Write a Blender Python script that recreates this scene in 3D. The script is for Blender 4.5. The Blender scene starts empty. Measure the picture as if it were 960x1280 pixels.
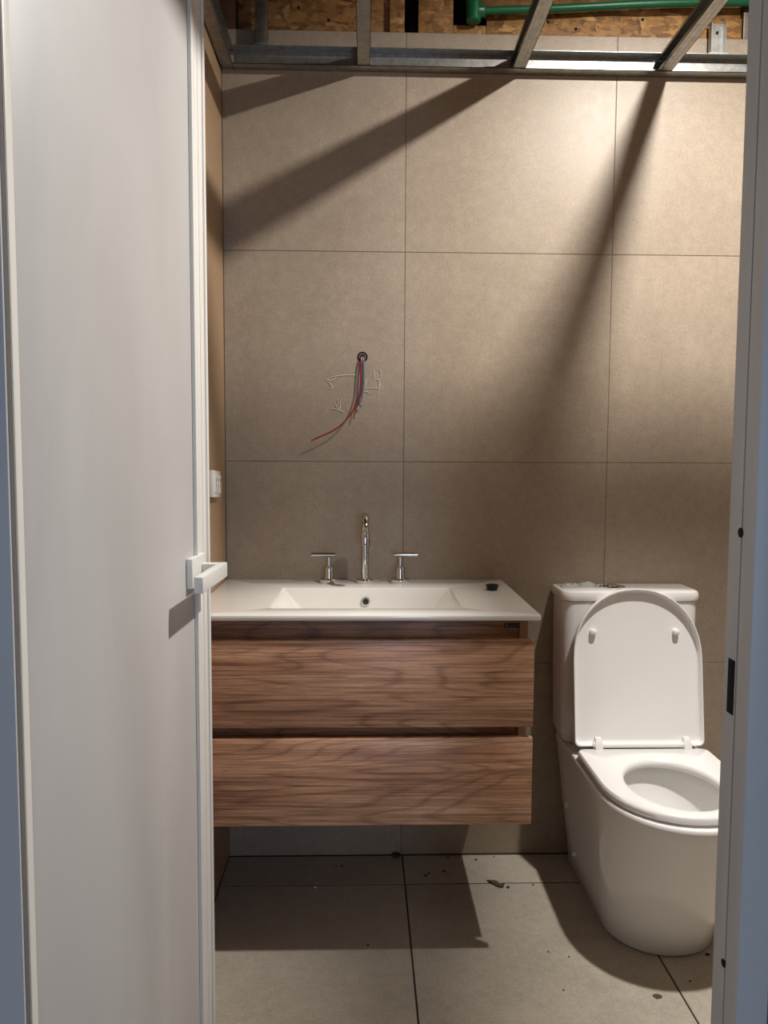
import bpy, bmesh, math, random
from mathutils import Vector, Matrix
random.seed(7)
S = bpy.context.scene
COL = S.collection

# ------------------------------------------------------------------ camera
F, PITCH, YAW, ROLL = 961.0, 0.0730, 0.0270, 0.0049
CAM = Vector((0.4017, -2.2524, 1.2088))
fw = Vector((math.sin(YAW)*math.cos(PITCH), math.cos(YAW)*math.cos(PITCH), -math.sin(PITCH)))
r0 = Vector((math.cos(YAW), -math.sin(YAW), 0)); u0 = r0.cross(fw)
rt = math.cos(ROLL)*r0 + math.sin(ROLL)*u0; up = -math.sin(ROLL)*r0 + math.cos(ROLL)*u0
cam = bpy.data.cameras.new('camera'); cam.sensor_fit = 'VERTICAL'; cam.sensor_height = 36.0
cam.lens = F/1280*36.0; cam.clip_start = 0.02
co = bpy.data.objects.new('camera', cam); COL.objects.link(co)
co.matrix_world = Matrix(((rt.x, up.x, -fw.x, CAM.x), (rt.y, up.y, -fw.y, CAM.y), (rt.z, up.z, -fw.z, CAM.z), (0, 0, 0, 1)))
S.camera = co

# ------------------------------------------------------------------ world, light, exposure
w = bpy.data.worlds.new('world'); S.world = w; w.use_nodes = True
bg = w.node_tree.nodes['Background']; bg.inputs[0].default_value = (0.55, 0.72, 1.0, 1); bg.inputs[1].default_value = 0.3
# daylight through the tall window at the end of the hall
dl = bpy.data.lights.new('hall_daylight', 'AREA'); dl.shape = 'RECTANGLE'; dl.size = 0.40; dl.size_y = 1.75
dl.energy = 19.0; dl.color = (0.58, 0.73, 1.0)
do = bpy.data.objects.new('hall_daylight', dl); COL.objects.link(do)
do.location = (0.95, -4.68, 1.15); do.rotation_euler = (math.radians(90), 0, math.radians(0))
LAMP = (1.335, -0.876, 2.59); LAMP_POWER = 62.0; LAMP_COLOR = (1.0, 0.955, 0.90)
S.view_settings.view_transform = 'Standard'; S.view_settings.look = 'None'
S.view_settings.exposure = 0.0; S.view_settings.gamma = 1.0; S.view_settings.use_curve_mapping = False

# ------------------------------------------------------------------ materials
def lin(c):
    c = c/255.0
    return c/12.92 if c <= 0.04045 else ((c+0.055)/1.055)**2.4
def rgb(r, g, b): return (lin(r), lin(g), lin(b), 1)
class NT:
    def __init__(s, name):
        s.m = bpy.data.materials.new(name); s.m.use_nodes = True
        s.t = s.m.node_tree; s.b = s.t.nodes['Principled BSDF']
    def n(s, typ, **kw):
        x = s.t.nodes.new('ShaderNode'+typ)
        for k, v in kw.items():
            if k in x.inputs.keys(): x.inputs[k].default_value = v
            else: setattr(x, k, v)
        return x
    def l(s, a, b): s.t.links.new(a, b)
    def pos(s, scale, rot=(0, 0, 0)):
        g = s.n('NewGeometry'); mp = s.n('Mapping'); mp.inputs['Scale'].default_value = scale
        mp.inputs['Rotation'].default_value = rot
        s.l(g.outputs['Position'], mp.inputs['Vector']); return mp
    def noise(s, vec, scale, detail=4, rough=.55, dist=0):
        x = s.n('TexNoise'); x.inputs['Scale'].default_value = scale; x.inputs['Detail'].default_value = detail
        x.inputs['Roughness'].default_value = rough; x.inputs['Distortion'].default_value = dist
        s.l(vec.outputs[0], x.inputs['Vector']); return x
    def ramp(s, src, stops):
        r = s.n('ValToRGB'); e = r.color_ramp.elements
        while len(e) < len(stops): e.new(.5)
        for i, (p, c) in enumerate(stops): e[i].position = p; e[i].color = c
        s.l(src, r.inputs[0]); return r
    def mix(s, fac, a, b, mode='MIX'):
        x = s.n('Mix'); x.data_type = 'RGBA'; x.blend_type = mode
        if isinstance(fac, (int, float)): x.inputs[0].default_value = fac
        else: s.l(fac, x.inputs[0])
        for k, v in ((6, a), (7, b)):
            if isinstance(v, tuple): x.inputs[k].default_value = v
            else: s.l(v, x.inputs[k])
        return x.outputs[2]
    def bump(s, h, strength, dist=.001):
        b = s.n('Bump'); b.inputs['Strength'].default_value = strength; b.inputs['Distance'].default_value = dist
        s.l(h, b.inputs['Height']); s.l(b.outputs[0], s.b.inputs['Normal'])
def plain(name, col, rough=.5, metal=0, spec=.5, coat=0):
    m = NT(name); m.b.inputs['Base Color'].default_value = col; m.b.inputs['Roughness'].default_value = rough
    m.b.inputs['Metallic'].default_value = metal; m.b.inputs['Specular IOR Level'].default_value = spec
    m.b.inputs['Coat Weight'].default_value = coat; return m.m
def tile_mat(name, c0, c1, rough, stain=.0):
    m = NT(name); p = m.pos((1, 1, 1))
    a = m.noise(p, 5.0, 5, .6); b = m.noise(p, 160, 3, .7); c = m.noise(p, 38, 4, .6)
    r1 = m.ramp(a.outputs[0], [(.3, c0), (.7, c1)])
    g = m.ramp(b.outputs[0], [(.35, (.88, .88, .88, 1)), (.65, (1.08, 1.08, 1.08, 1))])
    h = m.ramp(c.outputs[0], [(.3, (.9, .9, .9, 1)), (.7, (1.06, 1.05, 1.04, 1))])
    k = m.mix(1.0, r1.outputs[0], g.outputs[0], 'MULTIPLY'); k = m.mix(1.0, k, h.outputs[0], 'MULTIPLY')
    oi = m.n('ObjectInfo'); ov = m.ramp(oi.outputs['Random'], [(0, (.95, .95, .95, 1)), (1, (1.04, 1.04, 1.04, 1))])
    k = m.mix(1.0, k, ov.outputs[0], 'MULTIPLY')
    if stain:
        d = m.noise(p, 3.3, 6, .7); ds = m.ramp(d.outputs[0], [(.30, (1-stain,)*3+(1,)), (.5, (1, 1, 1, 1))])
        k = m.mix(1.0, k, ds.outputs[0], 'MULTIPLY')
    m.l(k, m.b.inputs['Base Color'])
    rr = m.n('MapRange'); rr.inputs['To Min'].default_value = rough-.06; rr.inputs['To Max'].default_value = rough+.1
    m.l(c.outputs[0], rr.inputs['Value']); m.l(rr.outputs[0], m.b.inputs['Roughness'])
    m.b.inputs['Specular IOR Level'].default_value = .32
    m.bump(b.outputs[0], .12, .0008); return m.m
def wood_mat(name, dark, mid, light, off=0.0):
    m = NT(name)
    g = m.n('NewGeometry'); ad = m.n('VectorMath'); ad.operation = 'ADD'; ad.inputs[1].default_value = (off*1.7, 0, off)
    m.l(g.outputs['Position'], ad.inputs[0])
    def mp(sc):
        q = m.n('Mapping'); q.inputs['Scale'].default_value = sc; m.l(ad.outputs[0], q.inputs['Vector']); return q
    warp = m.noise(mp((1.0, 1, 8.5)), 1.0, 1.6, .5, .3)
    # cathedral figure: rings of a slowly varying field
    f = m.n('Math'); f.operation = 'MULTIPLY'; f.inputs[1].default_value = 120.0; m.l(warp.outputs[0], f.inputs[0])
    sn = m.n('Math'); sn.operation = 'SINE'; m.l(f.outputs[0], sn.inputs[0])
    fr = m.n('MapRange'); fr.inputs['From Min'].default_value = -1; m.l(sn.outputs[0], fr.inputs['Value'])
    fib = m.noise(mp((5, 5, 330)), 1.0, 6, .65); band = m.noise(mp((1.6, 1, 34)), 1.0, 4, .6, .3)
    por = m.noise(mp((26, 20, 900)), 1.0, 3, .6)
    c1 = m.ramp(band.outputs[0], [(.28, dark), (.5, mid), (.75, light)])
    c2 = m.ramp(fr.outputs[0], [(.0, (.55, .51, .48, 1)), (.14, (.90, .88, .87, 1)), (.45, (1.03, 1.03, 1.03, 1))])
    c3 = m.ramp(fib.outputs[0], [(.36, (.52, .49, .47, 1)), (.60, (1.14, 1.13, 1.12, 1))])
    c4 = m.ramp(por.outputs[0], [(.36, (.72, .7, .68, 1)), (.46, (1, 1, 1, 1))])
    k = m.mix(.62, c1.outputs[0], c2.outputs[0], 'MULTIPLY'); k = m.mix(1.0, k, c3.outputs[0], 'MULTIPLY')
    k = m.mix(1.0, k, c4.outputs[0], 'MULTIPLY')
    m.l(k, m.b.inputs['Base Color']); m.b.inputs['Roughness'].default_value = .36
    m.bump(fib.outputs[0], .25, .0006); return m.m
def osb_mat(name):
    m = NT(name); out = None
    cols = [(0, rgb(80, 52, 24)), (.35, rgb(134, 94, 48)), (.7, rgb(162, 120, 68)), (1, rgb(190, 150, 94))]
    for i, (ang, sc) in enumerate(((.35, (22, 10, 60)), (-.6, (50, 10, 24)), (1.2, (24, 10, 64)))):
        p = m.pos(sc, (0, ang, 0)); nz = m.noise(m.pos((18, 18, 18)), 1.0, 3)
        ad = m.n('VectorMath'); ad.operation = 'ADD'; m.l(p.outputs[0], ad.inputs[0]); m.l(nz.outputs['Color'], ad.inputs[1])
        v = m.n('TexVoronoi'); v.inputs['Scale'].default_value = 1.0; m.l(ad.outputs[0], v.inputs['Vector'])
        r = m.ramp(v.outputs['Color'], cols)
        if out is None: out = r.outputs[0]
        else:
            sel = m.noise(m.pos((14, 14, 14+3*i)), 1.0, 2); sr = m.ramp(sel.outputs[0], [(.47, (0, 0, 0, 1)), (.53, (1, 1, 1, 1))])
            out = m.mix(sr.outputs[0], out, r.outputs[0])
    fine = m.noise(m.pos((60, 60, 200)), 1.0, 4); fr = m.ramp(fine.outputs[0], [(.3, (.7, .68, .64, 1)), (.6, (1.05, 1.05, 1.05, 1))])
    out = m.mix(1.0, out, fr.outputs[0], 'MULTIPLY')
    m.l(out, m.b.inputs['Base Color']); m.b.inputs['Roughness'].default_value = .7
    m.bump(fine.outputs[0], .4, .002); return m.m
def paint_mat(name, c0, c1, rough, sc=2.0, coord=(1, 1, .35)):
    m = NT(name); p = m.pos(coord); a = m.noise(p, sc*2, 5, .55, .6); b = m.noise(p, 40, 3)
    r = m.ramp(a.outputs[0], [(.3, c0), (.7, c1)]); m.l(r.outputs[0], m.b.inputs['Base Color'])
    rr = m.n('MapRange'); rr.inputs['To Min'].default_value = rough-.07; rr.inputs['To Max'].default_value = rough+.1
    m.l(a.outputs[0], rr.inputs['Value']); m.l(rr.outputs[0], m.b.inputs['Roughness'])
    m.bump(b.outputs[0], .05, .001); return m.m
def galv_mat(name, c0, c1, rough):
    m = NT(name); p = m.pos((1, 1, 1)); a = m.noise(p, 60, 4, .6); b = m.noise(m.pos((3, 3, 60)), 1.0, 3)
    r = m.ramp(a.outputs[0], [(.3, c0), (.7, c1)]); m.l(r.outputs[0], m.b.inputs['Base Color'])
    m.b.inputs['Metallic'].default_value = .9
    rr = m.n('MapRange'); rr.inputs['To Min'].default_value = rough-.08; rr.inputs['To Max'].default_value = rough+.15
    m.l(b.outputs[0], rr.inputs['Value']); m.l(rr.outputs[0], m.b.inputs['Roughness']); return m.m

M = {}
M['wall_tile'] = tile_mat('wall_tile', rgb(153, 139, 122), rgb(164, 150, 133), .42)
M['side_tile'] = tile_mat('side_tile', rgb(166, 138, 108), rgb(176, 148, 118), .42)
M['floor_tile'] = tile_mat('floor_tile', rgb(168, 160, 146), rgb(182, 174, 160), .46, .10)
M['grout'] = plain('grout', rgb(112, 102, 88), .9)
M['grout_dark'] = plain('grout_dark', rgb(38, 33, 28), .9)
M['walnut_upper'] = wood_mat('walnut_upper', rgb(156, 113, 88), rgb(202, 156, 124), rgb(224, 184, 152), 0.31)
M['walnut_lower'] = wood_mat('walnut_lower', rgb(164, 121, 97), rgb(206, 160, 128), rgb(226, 186, 154), 2.63)
M['walnut_body'] = wood_mat('walnut_body', rgb(132, 92, 66), rgb(170, 124, 90), rgb(192, 148, 112), 5.17)
M['edge_band'] = plain('edge_band', rgb(150, 112, 76), .5)
M['ceramic'] = plain('ceramic', rgb(238, 236, 230), .12, 0, .5)
M['toilet_ceramic'] = plain('toilet_ceramic', rgb(236, 235, 233), .10, 0, .5)
M['seat_plastic'] = plain('seat_plastic', rgb(236, 235, 233), .28)
M['chrome'] = plain('chrome', rgb(205, 205, 205), .08, 1.0)
M['aerator'] = plain('aerator', rgb(60, 60, 62), .4, .6)
M['black_rubber'] = plain('black_rubber', rgb(14, 14, 14), .45)
M['black_hole'] = plain('black_hole', rgb(8, 8, 8), .9)
M['badge'] = plain('badge', rgb(16, 15, 14), .4)
M['badge_print'] = plain('badge_print', rgb(110, 104, 96), .5)
M['galv'] = galv_mat('galvanised_steel', rgb(150, 150, 146), rgb(182, 182, 178), .34)
M['galv_shaded'] = galv_mat('galvanised_shaded', rgb(96, 90, 84), rgb(120, 112, 104), .5)  # galvanised steel darkened: the shade on the upright stud is put into its colour
M['osb'] = osb_mat('osb')
M['timber'] = wood_mat('rough_timber', rgb(70, 48, 32), rgb(98, 70, 48), rgb(120, 88, 62), 3.3)
M['cavity'] = plain('cavity', rgb(40, 34, 28), .95)
M['green_pipe'] = plain('green_pipe', rgb(16, 92, 58), .38)
M['door_skin'] = paint_mat('door_skin', rgb(180, 178, 176), rgb(198, 196, 194), .42, 1.6)
M['door_edge'] = plain('door_edge', rgb(232, 230, 224), .35)
M['handle_paint'] = plain('handle_paint', rgb(226, 225, 220), .36)
M['jamb_paint'] = paint_mat('jamb_paint', rgb(196, 194, 192), rgb(206, 204, 202), .4)
M['hall_paint'] = paint_mat('hall_paint', rgb(104, 86, 74), rgb(112, 94, 82), .7)
M['hall_white'] = paint_mat('hall_white', rgb(205, 205, 205), rgb(214, 214, 214), .7)
M['switch_plastic'] = plain('switch_plastic', rgb(232, 230, 226), .25)
M['dark_slot'] = plain('dark_slot', rgb(70, 64, 58), .6)
M['red_wire'] = plain('red_wire', rgb(150, 36, 32), .4)
M['dark_red_wire'] = plain('dark_red_wire', rgb(110, 50, 44), .45)
M['blue_wire'] = plain('blue_wire', rgb(66, 84, 104), .45)
M['conduit'] = plain('conduit', rgb(150, 146, 138), .4)
M['glue'] = plain('glue', rgb(196, 187, 170), .3)
M['cord'] = plain('cord', rgb(20, 20, 20), .5)
M['debris'] = plain('debris', rgb(52, 44, 36), .9)
M['dry_leaf'] = plain('dry_leaf', rgb(74, 70, 54), .9)
M['white_chip'] = plain('white_chip', rgb(236, 236, 236), .6)
mb = NT('clear_plastic'); mb.b.inputs['Base Color'].default_value = rgb(226, 230, 224); mb.b.inputs['Roughness'].default_value = .15
mb.b.inputs['Transmission Weight'].default_value = .55; mb.b.inputs['Alpha'].default_value = .72
M['clear_plastic'] = mb.m
mg = NT('glass'); mg.b.inputs['Transmission Weight'].default_value = 1; mg.b.inputs['Roughness'].default_value = .02; mg.b.inputs['IOR'].default_value = 1.02
M['glass'] = mg.m

# ------------------------------------------------------------------ helpers
def tag(o, label, cat=None, group=None, kind=None):
    o['label'] = label
    if cat: o['category'] = cat
    if group: o['group'] = group
    if kind: o['kind'] = kind
    return o
def thing(name, label, cat, loc, group=None):
    o = bpy.data.objects.new(name, None); COL.objects.link(o); o.location = loc; o.empty_display_size = .05
    return tag(o, label, cat, group)
WL = {}
def wloc(o): return WL.get(o.name, Vector(o.location) if o.parent is None else Vector((0, 0, 0)))
def link(name, bm, mat, parent=None, smooth=False, auto=None):
    """bm holds world coordinates"""
    bmesh.ops.recalc_face_normals(bm, faces=bm.faces)
    if parent is None:
        xs = [v.co.copy() for v in bm.verts]
        loc = Vector(((min(c.x for c in xs)+max(c.x for c in xs))/2, (min(c.y for c in xs)+max(c.y for c in xs))/2, min(c.z for c in xs)))
    else: loc = wloc(parent)
    bmesh.ops.translate(bm, verts=bm.verts, vec=-loc)
    me = bpy.data.meshes.new(name); bm.to_mesh(me); bm.free()
    me.materials.append(M[mat])
    if smooth:
        for p in me.polygons: p.use_smooth = True
        if auto is not None:
            try: me.set_sharp_from_angle(angle=math.radians(auto))
            except Exception: pass
    o = bpy.data.objects.new(name, me); COL.objects.link(o)
    if parent is None: o.location = loc
    else: o.parent = parent
    WL[o.name] = loc; return o
def add_hexa(bm, c):
    v = [bm.verts.new(Vector(p)) for p in c]
    for f in ((0, 3, 2, 1), (4, 5, 6, 7), (0, 1, 5, 4), (1, 2, 6, 5), (2, 3, 7, 6), (3, 0, 4, 7)): bm.faces.new([v[i] for i in f])
def box_c(lo, hi):
    (a, b, c), (d, e, f) = lo, hi
    return [(a, b, c), (d, b, c), (d, e, c), (a, e, c), (a, b, f), (d, b, f), (d, e, f), (a, e, f)]
def bev(bm, w, seg=2):
    if w: bmesh.ops.bevel(bm, geom=bm.edges[:], offset=w, segments=seg, profile=.5, affect='EDGES', clamp_overlap=True)
def box(name, lo, hi, mat, parent=None, b=0.0, seg=2, fr=None, extra=()):
    bm = bmesh.new()
    for (l, h) in ((lo, hi),)+tuple(extra):
        c = box_c(l, h)
        if fr: c = [fr(*p) for p in c]
        add_hexa(bm, c)
    bev(bm, b, seg)
    return link(name, bm, mat, parent, smooth=b > 0, auto=35)
def loft(name, loops, mat, parent=None, cap0=True, cap1=True, smooth=True, auto=35, closed=False):
    bm = bmesh.new(); L = [[bm.verts.new(Vector(p)) for p in lp] for lp in loops]; n = len(L[0])
    pairs = list(zip(L, L[1:]))+([(L[-1], L[0])] if closed else [])
    for a, b in pairs:
        for i in range(n): bm.faces.new((a[i], a[(i+1) % n], b[(i+1) % n], b[i]))
    if not closed:
        if cap0: bm.faces.new(list(reversed(L[0])))
        if cap1: bm.faces.new(L[-1])
    return link(name, bm, mat, parent, smooth, auto)
def rrect(x0, x1, y0, y1, r, z, k=6):
    """rounded rectangle loop at height z; r = radius or four radii (x1y1, x0y1, x0y0, x1y0)"""
    rs = r if isinstance(r, tuple) else (r,)*4; out = []
    for (cx, cy, sx, sy, a0), q in zip(((x1, y1, -1, -1, 0), (x0, y1, 1, -1, 90), (x0, y0, 1, 1, 180), (x1, y0, -1, 1, 270)), rs):
        for i in range(k+1):
            a = math.radians(a0+90*i/k); out.append((cx+sx*q+q*math.cos(a), cy+sy*q+q*math.sin(a), z))
    return out
def smooth_path(pts, n=8):
    P = [Vector(p) for p in pts]; P = [2*P[0]-P[1]]+P+[2*P[-1]-P[-2]]; out = []
    for i in range(1, len(P)-2):
        for k in range(n):
            t = k/n; a, b, c, d = P[i-1:i+3]
            out.append(.5*((2*b)+(-a+c)*t+(2*a-5*b+4*c-d)*t*t+(-a+3*b-3*c+d)*t**3))
    out.append(P[-2]); return out
def tube_loops(P, r, k=10):
    loops = []; prev = None
    for i, p in enumerate(P):
        d = (P[min(i+1, len(P)-1)]-P[max(i-1, 0)]).normalized()
        if prev is None:
            a = Vector((1, 0, 0)) if abs(d.x) < .8 else Vector((0, 1, 0)); n1 = d.cross(a).normalized()
        else: n1 = (prev-d*prev.dot(d)).normalized()
        prev = n1; n2 = d.cross(n1); rr = r[i] if isinstance(r, (list, tuple)) else r
        loops.append([p+rr*(math.cos(2*math.pi*j/k)*n1+math.sin(2*math.pi*j/k)*n2) for j in range(k)])
    return loops
def tube(name, pts, r, mat, parent=None, n=8, k=10, raw=False):
    P = [Vector(p) for p in pts] if raw else smooth_path(pts, n)
    return loft(name, tube_loops(P, r, k), mat, parent)
def lathe(name, c, prof, mat, parent=None, axis='z', k=28, auto=35):
    """prof = [(radius, height)...] about centre c along axis"""
    loops = []
    for r, h in prof:
        lp = []
        for i in range(k):
            a = 2*math.pi*i/k; x, y = r*math.cos(a), r*math.sin(a)
            if axis == 'z': lp.append((c[0]+x, c[1]+y, c[2]+h))
            elif axis == 'y': lp.append((c[0]+x, c[1]+h, c[2]+y))
            else: lp.append((c[0]+h, c[1]+x, c[2]+y))
        loops.append(lp)
    return loft(name, loops, mat, parent, auto=auto)

# ------------------------------------------------------------------ room shell
RX, FY, TOP = 2.42, -1.56, 2.95        # right wall, inner face of the doorway wall, upper ceiling
G = .0009
def structure(o, label): return tag(o, label, None, None, 'structure')
def tiles(parent, us, vs, place, mat, skip=(), G=G):
    """tile children: each tile a bevelled slab, slightly uneven"""
    for i in range(len(us)-1):
        for j in range(len(vs)-1):
            if (i, j) in skip: continue
            bm = bmesh.new(); d = random.uniform(0, .0005)
            c = [place(u, v, n) for n in (-.009, 0-d) for (u, v) in ((us[i]+G, vs[j]+G), (us[i+1]-G, vs[j]+G), (us[i+1]-G, vs[j+1]-G), (us[i]+G, vs[j+1]-G))]
            add_hexa(bm, c); bev(bm, .0008, 1); link('tile', bm, mat, parent)
wb = structure(box('wall_back', (-.15, .0012, 0), (RX+.15, .010, 2.397), 'grout'), 'taupe tiled back wall behind vanity and toilet')
tiles(wb, [0, .519, 1.119, 1.719, 2.319, RX], [0, .5915, 1.1915, 1.7915, 2.397], lambda u, v, n: (u, -n, v), 'wall_tile')
wl = structure(box('wall_left', (-.010, FY, 0), (-.0035, .0035, 2.285), 'grout'), 'brown tiled side wall holding the socket plate')
tiles(wl, [FY, -1.2, -.6, -.002], [0, .633, 1.833, 2.285], lambda u, v, n: (n, u, v), 'side_tile')
structure(box('wall_left_upper', (-.15, FY, 2.285), (-.02, .010, TOP), 'timber'), 'dark rough timber wall above the side track')
wr = structure(box('wall_right', (RX+.0035, FY, 0), (RX+.010, .0035, TOP), 'grout'), 'taupe tiled wall beyond the toilet')
tiles(wr, [FY, -1.2, -.6, -.002], [0, .5915, 1.1915, 1.7915, 2.397], lambda u, v, n: (RX-n, u, v), 'wall_tile')
fl = structure(box('floor', (-.02, FY-.12, -.03), (RX+.02, .010, -.0009), 'grout_dark'), 'beige tiled bathroom floor with dark joints')
tiles(fl, [0, .5227, 1.1227, 1.7227, 2.3227, RX], [FY-.12, -1.3607, -.7607, -.1607, -.003], lambda u, v, n: (u, v, n), 'floor_tile', G=.0019)
structure(box('ceiling', (-.15, -1.72, TOP), (RX+.15, .25, TOP+.02), 'osb'), 'bare board deck above the open ceiling frame')
# doorway wall: left pier, right pier, lintel; hall behind the camera
DL, DR, DH = .124, .722, 2.0
structure(box('wall_front', (-.15, -1.635, 0), (DL-.04, FY, TOP), 'hall_paint', extra=(((DR+.026, -1.635, 0), (RX+.15, FY, TOP)), ((DL-.04, -1.635, DH+.03), (DR+.026, FY, TOP)))), 'brown painted wall around the bathroom doorway')
structure(box('floor_hall', (-.6, -4.7, -.03), (RX+.15, FY-.12, 0), 'floor_tile'), 'beige tiled hall floor before the doorway')
structure(box('wall_hall_left', (-.7, -4.7, 0), (-.6, -1.635, TOP), 'hall_white'), 'white hall wall on the hinge side')
structure(box('wall_hall_right', (RX+.05, -4.7, 0), (RX+.15, -1.635, TOP), 'hall_white'), 'white hall wall on the strike side')
structure(box('ceiling_hall', (-.7, -4.8, TOP), (RX+.15, -1.72, TOP+.02), 'hall_white'), 'white hall ceiling')
structure(box('wall_hall_back', (-.7, -4.8, 0), (.72, -4.7, TOP), 'hall_white', extra=(((1.18, -4.8, 0), (RX+.15, -4.7, TOP)), ((.72, -4.8, 2.05), (1.18, -4.7, TOP)), ((.72, -4.8, 0), (1.18, -4.7, .25)))), 'white hall end wall with tall narrow window')

# wall above the tiles: board sheets with gaps, cavity behind
structure(box('wall_back_cavity', (-.15, .16, 2.2), (RX+.15, .18, TOP), 'cavity'), 'dark back of the service cavity above the tiles')
def board(x0, x1, z0, z1, y0, label, y1=None):
    return tag(box('board_panel', (x0, y0, z0), (x1, y1 or y0+.014, z1), 'osb', b=.0008), label, 'board', 'strand board sheets above the tiles')
board(.045, .478, 2.399, 2.94, .020, 'wide strand board sheet behind the dark upright stud')
board(.472, .514, 2.394, 2.94, .002, 'narrow strand board strip beside the dark gap')
board(.553, .651, 2.394, 2.94, .004, 'strand board strip between the dark gap and the green elbow')
board(.6515, .744, 2.397, 2.421, .004, 'short strand board block under the green elbow')
board(.746, 1.476, 2.397, 2.455, .006, 'long strand board strip below the green pipe')
board(.700, 1.476, 2.4555, 2.94, .016, 'strand board sheet behind the green pipe')
tag(box('timber_post', (-.02, .002, 2.397), (.042, .05, 2.94), 'timber', b=.002), 'dark timber post in the corner above the side track', 'timber')
tag(box('timber_post', (1.48, .004, 2.397), (1.60, .06, 2.94), 'timber', b=.002), 'dark timber post at the end of the board strip', 'timber')
for k, (x, z) in enumerate(((.30, 2.436), (.215, 2.468), (.92, 2.436), (1.00, 2.418), (.88, 2.44), (1.19, 2.447))):
    yy = .020 if x < .48 else .006
    tag(lathe('nail', (x, yy, z), [(.0001, -.0016), (.0042, -.0012), (.0045, 0), (.0045, .008)], 'black_hole', axis='y', k=10), 'small dark nail head driven into the strand board', 'nail', 'nail heads in the strand board')

# green pipe and elbow
pp = thing('water_pipe', 'green plastic water pipe with elbow fitting running above the tiles', 'pipe', (.705, -.02, 2.42))
tube('pipe', [(.725, -.02, 2.4475), (.95, -.02, 2.459), (1.26, -.02, 2.479), (1.62, -.02, 2.488)], .0105, 'green_pipe', pp, k=16)
lathe('elbow', (.705, -.02, 2.417), [(.0001, 0), (.018, 0), (.0205, .003), (.0205, .050), (.022, .052), (.022, .075), (.0165, .077), (.0165, .45)], 'green_pipe', pp, k=20)
lathe('collar', (.70, -.02, 2.447), [(.0001, 0), (.0165, 0), (.0165, .032), (.0145, .035), (.0001, .035)], 'green_pipe', pp, axis='x', k=20)

# ------------------------------------------------------------------ ceiling framing
TZ = 2.288
def track_y(name, label, x0, x1, ywall, s):      # U track along a wall of constant y, open to the room (s=-1: room at -y)
    t = .0014; d = .034
    a, b = sorted((ywall, ywall+s*t)); c, e = sorted((ywall, ywall+s*d)); l0, l1 = sorted((ywall+s*d, ywall+s*(d-t)))
    bm = bmesh.new()
    add_hexa(bm, box_c((x0, a, TZ), (x1, b, TZ+.05))); add_hexa(bm, box_c((x0, c, TZ), (x1, e, TZ+t))); add_hexa(bm, box_c((x0, c, TZ+.05-t), (x1, e, TZ+.05)))
    add_hexa(bm, box_c((x0, l0, TZ), (x1, l1, TZ+.004)))
    return tag(link(name, bm, 'galv'), label, 'ceiling track', 'perimeter tracks')
def track_x(name, label, y0, y1, xw, s):
    t = .0014; d = .036
    bm = bmesh.new()
    for (p, q, z0, z1) in ((0, s*t, 0, .05), (0, s*d, 0, t), (0, s*d, .05-t, .05), (s*d, s*(d-t), 0, .006)):
        a, b = sorted((xw+p, xw+q)); add_hexa(bm, box_c((a, y0, TZ+z0), (b, y1, TZ+z1)))
    return tag(link(name, bm, 'galv'), label, 'ceiling track', 'perimeter tracks')
track_y('ceiling_track', 'galvanised ceiling track fixed along the back wall', .038, RX-.04, -.0005, -1)
track_x('ceiling_track', 'galvanised ceiling track along the brown side wall', FY+.04, -.0005, .0005, 1)
track_y('ceiling_track', 'galvanised ceiling track above the doorway', .04, RX-.04, FY+.0005, 1)
track_x('ceiling_track', 'galvanised ceiling track along the wall beyond the toilet', FY+.04, -.0005, RX-.0005, -1)
def batten(x0, label):
    t = .0014; wd, h = .036, .042; z = TZ+.0016; y0, y1 = FY+.004, -.004; bm = bmesh.new()
    for lo, hi in (((0, 0), (wd, t)), ((0, h-t), (wd, h)), ((wd-t, 0), (wd, h)), ((0, 0), (t, .007)), ((0, h-.007), (t, h)),
                   ((.010, -.0006), (.013, t)), ((.023, -.0006), (.026, t))):
        add_hexa(bm, box_c((x0+lo[0], y0, z+lo[1]), (x0+hi[0], y1, z+hi[1])))
    return tag(link('ceiling_batten', bm, 'galv'), label, 'batten', 'ceiling battens')
batten(.381, 'galvanised ceiling batten above the washbasin spout')
batten(.815, 'galvanised ceiling batten above the free end of the vanity')
batten(1.228, 'galvanised ceiling batten above the toilet')
cb = bmesh.new()
for lo, hi in (((-.756, 0), (-.718, .0014)), ((-.756, 0), (-.7546, .026)), ((-.7194, 0), (-.718, .026)), ((-.756, .0246), (-.750, .026)), ((-.724, .0246), (-.718, .026))):
    add_hexa(cb, box_c((.004, lo[0], TZ+.0446+lo[1]), (RX-.004, hi[0], TZ+.0446+hi[1])))
tag(link('ceiling_crossbar', cb, 'galv'), 'wide galvanised ceiling crossbar lying across the battens', 'batten')
batten(2.15, 'galvanised ceiling batten at the far end past the toilet')
batten(1.70, 'galvanised ceiling batten past the toilet beside the metal bracket')
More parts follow.
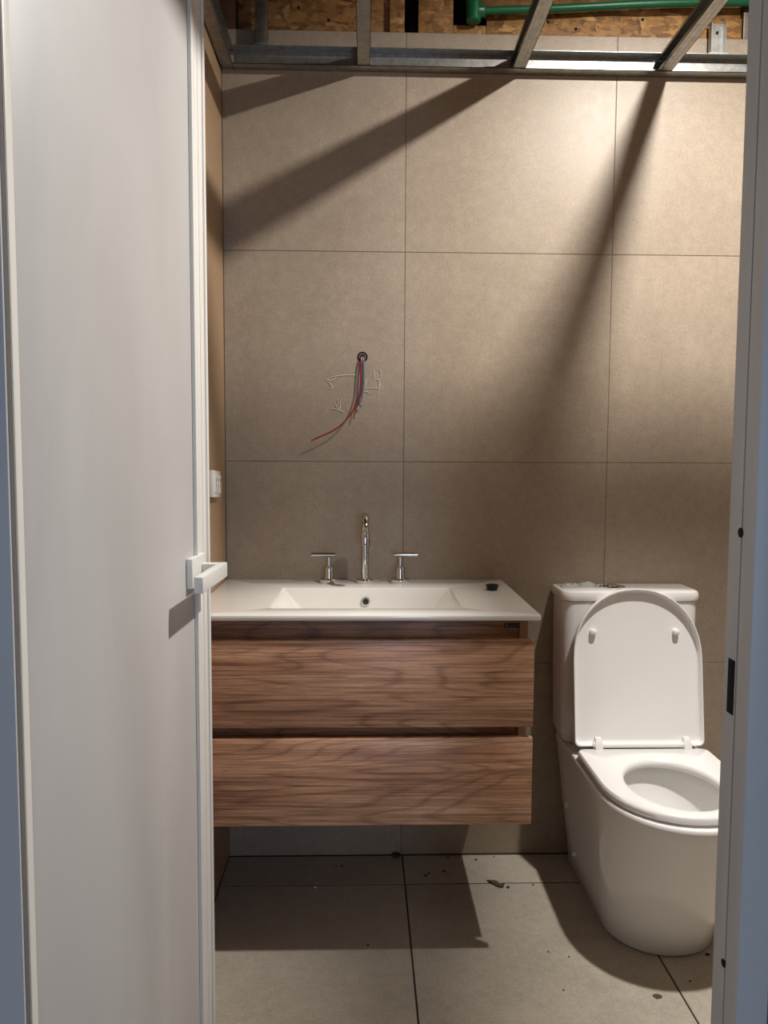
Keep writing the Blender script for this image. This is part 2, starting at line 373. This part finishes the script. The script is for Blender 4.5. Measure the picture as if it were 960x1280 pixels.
# hangers
hs = thing('hanger_stud', 'dark upright stud standing on the track near the corner', 'stud', (.118, -.05, TZ+.052))
box('stud', (.101, -.036, TZ+.052), (.134, -.016, 2.94), 'galv_shaded', hs, b=.001)
box('foot_clip', (.098, -.040, TZ+.0505), (.137, -.012, TZ+.0555), 'galv', hs, b=.0008)
box('lip', (.101, -.040, TZ+.052), (.106, -.036, 2.94), 'galv_shaded', hs)
hb = thing('hanger_bracket', 'short shiny galvanised bracket standing on the back track', 'bracket', (1.40, -.02, TZ+.05))
for nm, lo, hi in (('web', (1.374, -.012, TZ+.0505), (1.416, -.0105, 2.43)), ('flange', (1.374, -.030, TZ+.0505), (1.3755, -.012, 2.428)), ('flange', (1.4145, -.030, TZ+.0505), (1.416, -.012, 2.43)),
                   ('rib', (1.389, -.016, TZ+.052), (1.392, -.012, 2.422)), ('rib', (1.400, -.016, TZ+.052), (1.403, -.012, 2.426)), ('foot', (1.368, -.033, TZ+.0502), (1.422, -.0105, TZ+.054))):
    box(nm, lo, hi, 'galv', hb)
lathe('screw', (1.397, -.012, 2.405), [(.0001, -.004), (.004, -.003), (.0045, 0), (.003, .001)], 'black_hole', hb, axis='y', k=10)
tag(box('strap_clip', (1.375, -.045, 2.468), (1.392, -.0435, 2.93), 'galv', b=.0004), 'thin galvanised strap hanging before the green pipe', 'strap')
for k, x in enumerate((.39, .845, 1.25)):
    tag(lathe('screw', (x, -.030, TZ-.0022), [(.0001, 0), (.003, .0004), (.004, .002), (.002, .0021)], 'galv', k=10), 'small screw fixing a batten to the back track', 'screw', 'track screws')

# ------------------------------------------------------------------ work lamp above the battens
lp = thing('hanging_downlight', 'black hanging work downlight above the battens', 'lamp', LAMP)
la = bpy.data.lights.new('lamp_glow', 'AREA'); la.shape = 'DISK'; la.size = .084; la.energy = LAMP_POWER; la.color = LAMP_COLOR
lo_ = bpy.data.objects.new('lamp_glow', la); COL.objects.link(lo_); lo_.parent = lp      # faces straight down
lathe('housing', LAMP, [(.0001, .003), (.040, .003), (.040, -.002), (.044, -.002), (.046, .004), (.046, .022), (.036, .040), (.014, .052), (.010, .064)], 'cord', lp, k=28)
tube('cord', [(LAMP[0], LAMP[1], LAMP[2]+.062), (LAMP[0]+.004, LAMP[1], 2.8), (LAMP[0], LAMP[1], TOP)], .003, 'cord', lp, k=8)

# ------------------------------------------------------------------ door leaf and frame
hx, hy = .110, -1.602; ang = math.atan2(.027, .65); ca, sa = math.cos(ang), math.sin(ang)
def D(u, n, z): return (hx+u*sa+n*ca, hy+u*ca-n*sa, z)
def dbox(name, lo, hi, mat, parent, b=0.0): return box(name, lo, hi, mat, parent, b, fr=D)
dr = bpy.data.objects.new('door_1', None); COL.objects.link(dr); dr.location = (hx, hy, 0)
structure(dr, 'pale grey door leaf standing open into the bathroom with white lever')
dbox('leaf', (.0, -.038, .008), (.650, 0, 1.945), 'door_skin', dr, .001)
es = dbox('edge_strip', (.568, .0002, .008), (.650, .003, 1.945), 'door_edge', dr, .0006)
dbox('rib', (.568, .003, .008), (.584, .0062, 1.938), 'door_edge', es, .001)
dbox('rib', (.640, .003, .008), (.650, .0062, 1.945), 'door_edge', es, .001)
dbox('rib', (.612, .003, .008), (.618, .0040, 1.945), 'door_edge', es, .0005)
dbox('hinge_strip', (.0, .0002, .008), (.011, .002, 1.945), 'door_edge', dr, .0004)
hd = dbox('door_handle', (.521, .0004, 1.004), (.603, .0098, 1.050), 'handle_paint', dr, .0008)
dbox('neck', (.578, .0098, 1.012), (.598, .046, 1.035), 'handle_paint', hd, .0008)
dbox('lever', (.440, .033, 1.012), (.5985, .0462, 1.0352), 'handle_paint', hd, .001)
dbox('rubber_bumper', (.560, .0004, .232), (.566, .003, .25), 'door_edge', dr)
# torn film scrap low on the leaf
bm = bmesh.new()
prof = [(.535, .215), (.541, .232), (.546, .25), (.549, .262), (.553, .25), (.552, .225), (.548, .19), (.54, .17)]
vs = [bm.verts.new(Vector(D(u, .0012+.003*math.sin(i*1.7), z+.02))) for i, (u, z) in enumerate(prof)]; bm.faces.new(vs)
r = bmesh.ops.extrude_face_region(bm, geom=bm.faces[:]); bmesh.ops.translate(bm, verts=[v for v in r['geom'] if isinstance(v, bmesh.types.BMVert)], vec=(.0012, 0, 0))
link('torn_film', bm, 'door_edge', dr)
def jamb(name, label, lo, hi, extra=()):
    return structure(box(name, lo, hi, 'jamb_paint', b=.0008, extra=extra), label)
JF, JN = -1.590, -1.632
jr = jamb('trim_1', 'grey metal door jamb with strike hole on the latch side', (DR, -1.6120, 0), (DR+.026, JF, DH), (((DR, JN-.004, 0), (DR+.027, -1.6135, DH)), ((DR+.002, -1.6145, 0), (DR+.026, -1.611, DH))))
def recess(name, y, z, hy_, hz, round_=False):
    if round_: lathe(name, (DR, y, z), [(.0001, -.0006), (hy_, -.0006), (hy_, .001), (.0001, .001)], 'black_hole', jr, axis='x', k=16)
    else: box(name, (DR-.0006, y-hy_, z-hz), (DR+.001, y+hy_, z+hz), 'black_hole', jr, b=.0004)
recess('strike_hole', -1.6045, 1.010, .0058, .024)
recess('bumper_hole', -1.6115, 1.1452, .0042, 0, True)
recess('bumper_hole', -1.6105, .762, .0036, 0, True)
jamb('trim_2', 'grey metal door jamb on the hinge side', (DL-.045, -1.640, 0), (DL-.016, -1.606, DH), (((DL-.050, -1.643, 0), (DL, -1.640, DH)),))
jamb('trim_3', 'grey metal door head above the doorway', (DL-.045, -1.640, DH), (DR+.027, -1.565, DH+.028))

# ------------------------------------------------------------------ vanity unit
CH = .845
va = thing('vanity_cabinet', 'walnut wall-hung vanity cabinet with two wide drawers', 'cabinet', (.40, -.25, .345))
bd = box('body', (.010, -.468, .350), (.030, -.002, .831), 'walnut_body', va, extra=(((.772, -.468, .350), (.792, -.002, .831)), ((.030, -.468, .350), (.772, -.002, .368)), ((.030, -.016, .368), (.772, -.002, .831))))
box('edge_band', (.772, -.4692, .350), (.792, -.4681, .831), 'edge_band', bd)
box('top_rail', (.030, -.462, .768), (.7715, -.444, .831), 'walnut_body', va)
box('middle_rail', (.030, -.462, .520), (.7715, -.444, .610), 'walnut_body', va)
d1 = box('drawer', (.006, -.505, .578), (.800, -.4875, .784), 'walnut_upper', va, b=.001)
d2 = box('drawer', (.006, -.505, .343), (.800, -.4875, .551), 'walnut_lower', va, b=.001)
for d, z0, z1 in ((d1, .60, .74), (d2, .37, .50)):
    box('drawer_box', (.035, -.4872, z0), (.767, -.06, z1), 'walnut_body', d)
bg_ = box('badge', (.737, -.4660, .8045), (.774, -.4622, .8145), 'badge', va, b=.0008)
lathe('emblem', (.7425, -.4664, .8095), [(.0022, 0), (.0034, 0), (.0034, .0004), (.0022, .0004)], 'badge_print', bg_, axis='y', k=14)
for k in range(6): box('print_mark', (.7485+k*.0038, -.4664, .8082), (.7510+k*.0038, -.4660, .8108), 'badge_print', bg_)

# countertop with integral basin (outline loops from underside, over the edge, into the bowl)
ct = thing('washbasin', 'white ceramic vanity top with a wide rectangular basin', 'washbasin', (.406, -.26, .831))
X0, X1, Y0, Y1 = .001, .812, -.518, -.001
bx0, bx1, by0, by1 = .180, .641, -.433, -.150
L = [rrect(X0+.02, X1-.02, Y0+.02, Y1-.02, .004, .832), rrect(X0+.004, X1-.004, Y0+.004, Y1-.004, .006, .8318), rrect(X0+.0015, X1-.0015, Y0+.0015, Y1-.0005, .007, .8325), rrect(X0, X1, Y0, Y1, .008, .835),
     rrect(X0, X1, Y0, Y1, .006, .8425), rrect(X0+.0007, X1-.0007, Y0+.0007, Y1-.0005, .0055, .8442), rrect(X0+.0024, X1-.0024, Y0+.0024, Y1-.002, .004, CH),
     rrect(bx0-.004, bx1+.004, by0-.004, by1+.004, .010, CH), rrect(bx0-.0012, bx1+.0012, by0-.0012, by1+.0012, .009, CH-.0010), rrect(bx0, bx1, by0, by1, .009, CH-.0035),
     rrect(bx0+.024, bx1-.024, by0+.006, by1-.003, .009, CH-.030), rrect(bx0+.050, bx1-.050, by0+.012, by1-.007, .012, CH-.060), rrect(bx0+.072, bx1-.072, by0+.020, by1-.014, .016, CH-.082),
     rrect(bx0+.098, bx1-.098, by0+.036, by1-.030, .02, CH-.094), rrect(bx0+.18, bx1-.18, by0+.09, by1-.08, .02, CH-.100), rrect(bx0+.225, bx1-.225, by0+.135, by1-.135, .005, CH-.102)]
loft('basin_top', L, 'ceramic', ct, cap0=False, cap1=True, auto=40)
yb = by1-.0062
ov = lathe('overflow_ring', (.409, yb+.002, .8080), [(.0080, -.001), (.0085, -.0045), (.0120, -.0045), (.0128, -.002), (.0128, .002)], 'chrome', ct, axis='y', k=24)
lathe('overflow_hole', (.409, yb+.002, .8080), [(.0001, -.0025), (.0084, -.0025), (.0084, .001), (.0001, .001)], 'aerator', ov, axis='y', k=20)

def tap_handle(x, s, label):
    y = -.062; t = thing('basin_tap', label, 'tap', (x, y, CH))
    lathe('flange', (x, y, CH), [(.0265, .0), (.0272, .002), (.0272, .0105), (.0245, .0130), (.0160, .0135)], 'chrome', t)
    lathe('body', (x, y, CH+.0125), [(.0156, 0), (.0150, .004), (.0138, .030), (.0122, .0345), (.0060, .0355)], 'chrome', t)
    lathe('stem', (x, y, CH+.040), [(.0064, 0), (.0054, .012), (.0052, .034)], 'chrome', t, k=18)
    c = x+s*.0155
    tube('lever', [(c-.035, y, CH+.081), (c-.034, y, CH+.081), (c, y, CH+.081), (c+.034, y, CH+.081), (c+.035, y, CH+.081)], [.0050, .0060, .0060, .0060, .0050], 'chrome', t, raw=True, k=16)
tap_handle(.3035, -1, 'chrome lever basin tap nearer the brown side wall')
tap_handle(.5080, 1, 'chrome lever basin tap nearer the toilet')
sp = thing('tap_spout', 'tall chrome gooseneck basin spout between the two lever taps', 'tap spout', (.407, -.062, CH))
lathe('flange', (.407, -.062, CH), [(.0245, 0), (.0252, .002), (.0252, .0085), (.0225, .0110), (.0112, .0115)], 'chrome', sp)
P = [Vector((.407, -.062, CH+.007)), Vector((.407, -.062, .90)), Vector((.407, -.062, .96)), Vector((.407, -.062, .992))]
for i in range(1, 13):
    a = math.pi*i/12; P.append(Vector((.407, -.062-.052*(1-math.cos(a)), .992+.048*math.sin(a))))
P += [Vector((.407, -.166, .985)), Vector((.407, -.166, .972))]
loft('spout', tube_loops(P, [.0108]*3+[.0116]*(len(P)-3), 20), 'chrome', sp)
lathe('nozzle', (.407, -.166, .966), [(.0105, .0015), (.0110, 0), (.0130, 0), (.0132, .002), (.0132, .028), (.0116, .031)], 'chrome', sp)
lathe('aerator', (.407, -.166, .9662), [(.0001, 0), (.0106, 0), (.0106, .004)], 'aerator', sp, k=16)

pg = thing('drain_plug', 'black rubber drain plug lying on the white vanity top', 'plug', (.7535, -.185, CH))
lathe('cup', (.7535, -.185, CH), [(.0001, 0), (.0135, 0), (.0150, .002), (.0160, .010), (.0180, .0115), (.0180, .0140), (.0150, .0155), (.0120, .0135), (.0001, .0130)], 'black_rubber', pg, k=24)
lathe('knob', (.7535, -.185, CH+.0128), [(.0050, 0), (.0050, .003), (.0035, .0042), (.0001, .0044)], 'black_rubber', pg, k=14)

# ------------------------------------------------------------------ toilet
TX = 1.160
to = thing('toilet', 'white close-coupled toilet with its lid raised against the tank', 'toilet', (TX, -.33, 0))
def dshape(hw, yb_, yc, yf, z, rb=.03, k=22, hwb=None):
    """D outline: straight back, straight sides, half ellipse front"""
    hwb = hw if hwb is None else hwb; out = []
    for i in range(5): a = math.radians(0+90*i/4); out.append((TX+hwb-rb+rb*math.cos(a), yb_-rb+rb*math.sin(a), z))
    for i in range(1, 16): t = i/16; out.append((TX+(hwb-rb)*(1-2*t), yb_, z))
    for i in range(5): a = math.radians(90+90*i/4); out.append((TX-hwb+rb+rb*math.cos(a), yb_-rb+rb*math.sin(a), z))
    for i in range(1, 5): t = i/5; out.append((TX-hwb+(hwb-hw)*t, yb_-rb+(yc-yb_+rb)*t, z))
    for i in range(k+1):
        a = math.pi+math.pi*i/k; e = .94
        cx, cy = math.cos(a), math.sin(a)
        out.append((TX+hw*math.copysign(abs(cx)**e, cx), yc+(yc-yf)*math.copysign(abs(cy)**e, cy), z))
    for i in range(4, 0, -1): t = i/5; out.append((TX+hwb-(hwb-hw)*t, yb_-rb+(yc-yb_+rb)*t, z))
    return out
def ell(cx, cy, a, b, z, n, e=1.0, front=1.0):
    return [(cx+a*math.cos(t), cy+b*math.sin(t), z) for t in n]
ND = len(dshape(.18, -.01, -.44, -.65, 0))
outer = [dshape(.136, -.012, -.345, -.488, .0), dshape(.140, -.012, -.350, -.496, .006), dshape(.147, -.012, -.362, -.520, .08, hwb=.146), dshape(.159, -.012, -.385, -.560, .18, hwb=.160),
         dshape(.171, -.012, -.410, -.604, .28, hwb=.172), dshape(.180, -.012, -.430, -.638, .355, hwb=.181), dshape(.1835, -.012, -.438, -.652, .382, hwb=.185), dshape(.1835, -.012, -.438, -.653, .390, hwb=.185), dshape(.181, -.014, -.437, -.650, .394, hwb=.183)]
def matched(loop, cx, cy, a, b, z):
    """ellipse whose points sit at the same bearings as the D loop"""
    out = []
    for (x, y, _) in loop:
        t = math.atan2((y-cy)/b, (x-cx)/a); out.append((cx+a*math.cos(t), cy+b*math.sin(t), z))
    return out
base = outer[-1]; hy0 = -.455
bowl = [matched(base, TX, hy0, a, b, z) for (a, b, z) in ((.132, .165, .394), (.128, .160, .388), (.126, .157, .370), (.121, .148, .33), (.108, .126, .28), (.085, .092, .235), (.060, .062, .205), (.035, .035, .195))]
loft('pan', outer+bowl, 'toilet_ceramic', to, auto=50)
lathe('bowl_water', (TX, hy0, .2075), [(.0001, 0), (.058, 0), (.058, .0006), (.0001, .0006)], 'ceramic', to, k=24)
# tank and tank lid
tk = (.006, .006, .032, .032)
loft('tank', [rrect(.978, 1.342, -.128, -.012, .02, .3965), rrect(.970, 1.346, -.136, -.012, tk, .42), rrect(.966, 1.348, -.140, -.012, tk, .60), rrect(.965, 1.348, -.141, -.012, tk, .803)], 'toilet_ceramic', to)
tl = loft('tank_lid', [rrect(.968, 1.345, -.138, -.012, tk, .8035), rrect(.961, 1.351, -.145, -.010, tk, .806), rrect(.9595, 1.3525, -.147, -.009, tk, .812), rrect(.9595, 1.3525, -.147, -.009, tk, .825), rrect(.962, 1.350, -.1445, -.010, tk, .831), rrect(.968, 1.344, -.139, -.014, tk, .834)], 'toilet_ceramic', to)
# seat ring
def ring(z): return dshape(.1795, -.232, -.440, -.637, z, .022)
sr0 = dshape(.1765, -.236, -.440, -.633, .399, .020); sr1 = ring(.402); sr2 = ring(.413); sr3 = dshape(.1755, -.237, -.440, -.632, .4185, .018)
inn = [matched(sr3, TX-.002, -.458, a, b, z) for (a, b, z) in ((.122, .150, .4195), (.115, .143, .415), (.113, .141, .406), (.116, .144, .399))]
loft('seat_ring', [sr0, sr1, sr2, sr3]+inn, 'seat_plastic', to, closed=True, auto=50)
for sx in (-1, 1):
    lathe('seat_buffer', (TX+sx*.148, -.46, .3942), [(.0001, 0), (.008, 0), (.008, .005), (.0001, .005)], 'seat_plastic', to, k=12)
# raised lid: D shell in its own plane, leaning back on the hinge line
HY, HZ = -.214, .418; tilt = math.radians(8.0)
def lidp(x, v, n):      # v up along the lid, n out of its inner face (towards the room)
    return (x, HY+v*math.sin(tilt)-n*math.cos(tilt), HZ+v*math.cos(tilt)+n*math.sin(tilt))
def lidloop(s, n):
    pts = dshape(.1795-s, -.0-s, -.236, -.430+s, 0, .014)
    return [lidp(x, -y, n) for (x, y, _) in pts]
loft('lid', [lidloop(.010, -.020), lidloop(.002, -.016), lidloop(0, -.008), lidloop(0, .006), lidloop(.0012, .0085), lidloop(.0032, .0085), lidloop(.0045, .006), lidloop(.0062, -.006), lidloop(.0090, -.0095), lidloop(.016, -.0105)], 'seat_plastic', to, auto=50)
ldo = to
for x in (1.040, 1.272):
    c = Vector(lidp(x, .310, -.0105)); nn = Vector(lidp(0, 0, 1))-Vector(lidp(0, 0, 0))
    loft('lid_bumper', tube_loops([c, c+nn*.008, c+nn*.014, c+nn*.0165], [.0092, .0092, .0080, .0040], 14), 'seat_plastic', to)
for x in (1.042, 1.284):
    h = loft('hinge', [[(x-w_, -.244+q, z_), (x+w_, -.244+q, z_), (x+w_, -.222, z_), (x-w_, -.222, z_)] for w_, q, z_ in ((.010, 0, .4180), (.010, 0, .424), (.0095, .006, .440), (.008, .012, .447))], 'seat_plastic', to, auto=30)
    tube('hinge_barrel', [(x-.014, -.232, .4285), (x+.014, -.232, .4285)], .0075, 'seat_plastic', h, n=2, k=14)
tube('hinge_rod', [(1.050, -.2325, .4275), (1.276, -.2325, .4275)], .0068, 'seat_plastic', to, n=2, k=14)
def pan_x(z): return TX-.138-.047*(z/.39)
lathe('bolt_cap', (1.0125, -.128, .066), [(.0001, -.006), (.006, -.005), (.0075, 0), (.0075, .012)], 'seat_plastic', to, axis='x', k=14)
lathe('bolt_cap', (.9975, -.085, .192), [(.0001, -.0025), (.007, -.002), (.008, 0), (.008, .012)], 'toilet_ceramic', to, axis='x', k=14)
# parts left on the tank lid
fb = thing('flush_button', 'loose chrome flush button lying on the tank lid', 'flush button', (1.118, -.088, .834))
loft('plate', [[(1.118+a*q, -.088+b*q, z) for a, b in ((-.036, .0), (-.018, .034), (.020, .034), (.036, -.004), (.012, -.024), (-.012, -.024))] for q, z in ((.96, .8342), (1, .836), (1, .838), (.9, .8405))], 'chrome', fb, auto=30)
lathe('button', (1.116, -.085, .8402), [(.016, 0), (.016, .003), (.012, .0045), (.0001, .005)], 'chrome', fb, k=18)
def pouch(name, label, x0, x1, y0, y1, h, seed, mat='clear_plastic'):
    rnd = random.Random(seed); bm = bmesh.new(); nx, ny = 9, 5; g = []
    for side in (0, 1):
        rows = []
        for j in range(ny+1):
            row = []
            for i in range(nx+1):
                u, v = i/nx, j/ny; e = min(u, 1-u, v, 1-v); b = min(1, e*5)
                z = .8343+(h*b*(.55+.6*rnd.random())+.0008 if side else 0)
                row.append(bm.verts.new((x0+(x1-x0)*u+rnd.uniform(-.001, .001), y0+(y1-y0)*v+rnd.uniform(-.001, .001)+.006*(u-.5), z)))
            rows.append(row)
        g.append(rows)
    for s in (0, 1):
        for j in range(ny):
            for i in range(nx): bm.faces.new((g[s][j][i], g[s][j][i+1], g[s][j+1][i+1], g[s][j+1][i]))
    per = [(0, i) for i in range(nx)]+[(j, nx) for j in range(ny)]+[(ny, i) for i in range(nx, 0, -1)]+[(j, 0) for j in range(ny, 0, -1)]
    for (a, b) in zip(per, per[1:]+per[:1]): bm.faces.new((g[0][a[0]][a[1]], g[0][b[0]][b[1]], g[1][b[0]][b[1]], g[1][a[0]][a[1]]))
    return tag(link(name, bm, mat), label, 'plastic bag', 'small parts bags')
pouch('plastic_bag', 'small clear parts bag at the corner of the tank lid', .972, 1.028, -.088, -.045, .009, 3)
pouch('plastic_bag', 'small clear parts bag beside the loose flush button', 1.030, 1.078, -.070, -.020, .009, 5)
tag(lathe('metal_nut', (1.080, -.072, .8342), [(.004, 0), (.009, .0), (.009, .009), (.004, .009)], 'chrome', k=6), 'small bright metal nut beside the loose flush button', 'nut')

# ------------------------------------------------------------------ wires at the wall
cw = thing('wall_conduit', 'black ringed conduit outlet in the tiled wall above the spout', 'conduit', (.398, 0, 1.494))
lathe('ring', (.398, 0, 1.494), [(.0095, .001), (.0098, -.0012), (.0145, -.0012), (.0152, .0004)], 'black_hole', cw, axis='y', k=24)
lathe('pipe_end', (.398, 0, 1.494), [(.0080, .0008), (.0082, -.0022), (.0094, -.0022), (.0097, .0008)], 'conduit', cw, axis='y', k=22)
lathe('bore', (.398, 0, 1.494), [(.0001, -.0008), (.0081, -.0008), (.0081, .0006)], 'black_hole', cw, axis='y', k=18)
tag(tube('red_wire', [(.3965, -.001, 1.495), (.3945, -.010, 1.487), (.3935, -.014, 1.452), (.391, -.016, 1.395), (.371, -.020, 1.338), (.326, -.022, 1.288), (.251, -.024, 1.251)], .0021, 'red_wire', k=8), 'long red electric wire curving out of the wall conduit', 'wire')
tag(tube('dark_wire', [(.3985, -.001, 1.494), (.3975, -.008, 1.486), (.3975, -.010, 1.45), (.394, -.010, 1.39), (.381, -.010, 1.350), (.372, -.010, 1.314)], .0016, 'dark_red_wire', k=8), 'short brownish red wire hanging behind the long red wire', 'wire')
tag(tube('blue_wire', [(.4005, -.001, 1.493), (.4000, -.008, 1.484), (.3990, -.012, 1.45), (.3965, -.012, 1.40), (.3885, -.010, 1.368), (.3895, -.010, 1.356), (.3965, -.010, 1.350)], .0022, 'blue_wire', k=8), 'short grey blue wire ending in a hook beside the red wire', 'wire')
tag(tube('blue_wire', [(.4015, -.001, 1.495), (.4020, -.007, 1.48), (.4010, -.008, 1.42), (.3960, -.008, 1.375), (.3920, -.008, 1.362)], .0014, 'blue_wire', k=8), 'thin grey blue wire straight beside the hooked blue wire', 'wire')
strokes = [[(.296, 1.428), (.312, 1.436), (.345, 1.441), (.378, 1.441)], [(.294, 1.427), (.31, 1.426), (.322, 1.434)], [(.296, 1.423), (.306, 1.415), (.31, 1.404), (.303, 1.402)],
           [(.405, 1.402), (.425, 1.405), (.446, 1.405), (.449, 1.42)], [(.44, 1.43), (.447, 1.424), (.446, 1.395), (.443, 1.384)], [(.431, 1.455), (.432, 1.43)], [(.447, 1.458), (.452, 1.448), (.449, 1.44)],
           [(.404, 1.415), (.411, 1.43), (.416, 1.434)], [(.402, 1.405), (.409, 1.418), (.404, 1.428)], [(.405, 1.395), (.42, 1.39)],
           [(.325, 1.376), (.330, 1.352), (.336, 1.338)], [(.334, 1.372), (.334, 1.345)], [(.304, 1.345), (.325, 1.342), (.345, 1.334)], [(.352, 1.352), (.358, 1.338)], [(.318, 1.36), (.324, 1.35), (.33, 1.341)]]
for k, st in enumerate(strokes):
    tag(tube('glue_smear', [(x, -.0004, z) for x, z in st], .0013, 'glue', k=6, n=5), 'thin pale smear of dried glue on the tile around the wires', 'glue smear', 'glue smears around the wires')

# ------------------------------------------------------------------ socket plate on the side wall
so = thing('socket_plate', 'white socket plate standing crooked on the brown side wall', 'socket', (0, -.205, 1.095))
def SP(u, n, z):        # u along the wall towards the corner, n off the wall; plate stands slightly crooked
    return (.0030+n+max(0, .058-u)*.06, -.262+u, z-.05*(u-.058))
box('frame', (0, -.0015, 1.097), (.116, .010, 1.167), 'switch_plastic', so, b=.002, fr=SP)
for k, u in enumerate((.010, .044, .078)):
    m_ = box('module', (u, .010, 1.108), (u+.030, .0135, 1.156), 'switch_plastic', so, b=.0015, fr=SP)
    for (du, dz) in ((.010, .030), (.018, .030), (.0135, .016)):
        box('slot', (u+du, .0136, 1.108+dz), (u+du+.003, .0140, 1.108+dz+.008), 'dark_slot', m_, fr=SP)

# ------------------------------------------------------------------ debris on the floor
def crumb(x, y, r, seed, mat, label, name='crumb', flat=.45, group=None, cat='debris'):
    rnd = random.Random(seed); bm = bmesh.new(); bmesh.ops.create_icosphere(bm, subdivisions=1, radius=1)
    for v in bm.verts:
        q = rnd.uniform(.7, 1.25); v.co = Vector((x+v.co.x*r*q*1.2, y+v.co.y*r*q, max(0, r*flat*(1+v.co.z*q))))
    return tag(link(name, bm, mat), label, cat, group)
for k, (x, y, r) in enumerate(((.416, -.433, .004), (.884, -.172, .004), (.857, -.467, .003), (1.242, -.486, .007), (.343, -.064, .005), (.585, -.121, .005), (.595, -.108, .004), (.651, -.105, .004), (.743, -.035, .005),
                               (.86, -.602, .003), (.903, -.486, .003), (.325, -.064, .003), (.70, -.05, .003), (.80, -.018, .003), (.64, -.098, .006), (.812, -.185, .006), (1.16, -.578, .004), (.40, -.05, .003), (.66, -.02, .006))):
    crumb(x, y, r*.75, k, 'debris', 'tiny dark crumb of building debris on the beige floor', group='dark crumbs on the floor')
crumb(.504, -.014, .014, 91, 'debris', 'dark lump of debris in the floor corner under the vanity', 'debris_lump')
crumb(.27, -.176, .004, 92, 'white_chip', 'tiny white chip on the shaded floor under the vanity', 'white_chip', flat=.5, cat='chip')
crumb(1.065, -.625, .011, 93, 'dry_leaf', 'flat brown scrap on the floor before the toilet', 'scrap', flat=.06, cat='scrap')
bm = bmesh.new()
lf = [(.757, -.150), (.764, -.162), (.778, -.178), (.792, -.188), (.800, -.182), (.797, -.176), (.804, -.170), (.792, -.168), (.784, -.158), (.772, -.153)]
top = [bm.verts.new((x, y, .003+.004*math.sin(i*1.3)**2)) for i, (x, y) in enumerate(lf)]; bot = [bm.verts.new((x, y, .0003)) for x, y in lf]
bm.faces.new(top); bm.faces.new(bot[::-1])
for i in range(len(lf)): j = (i+1) % len(lf); bm.faces.new((top[i], top[j], bot[j], bot[i]))
tag(link('dry_leaf', bm, 'dry_leaf'), 'curled dry leaf scrap on the floor joint beside the vanity shadow', 'leaf')
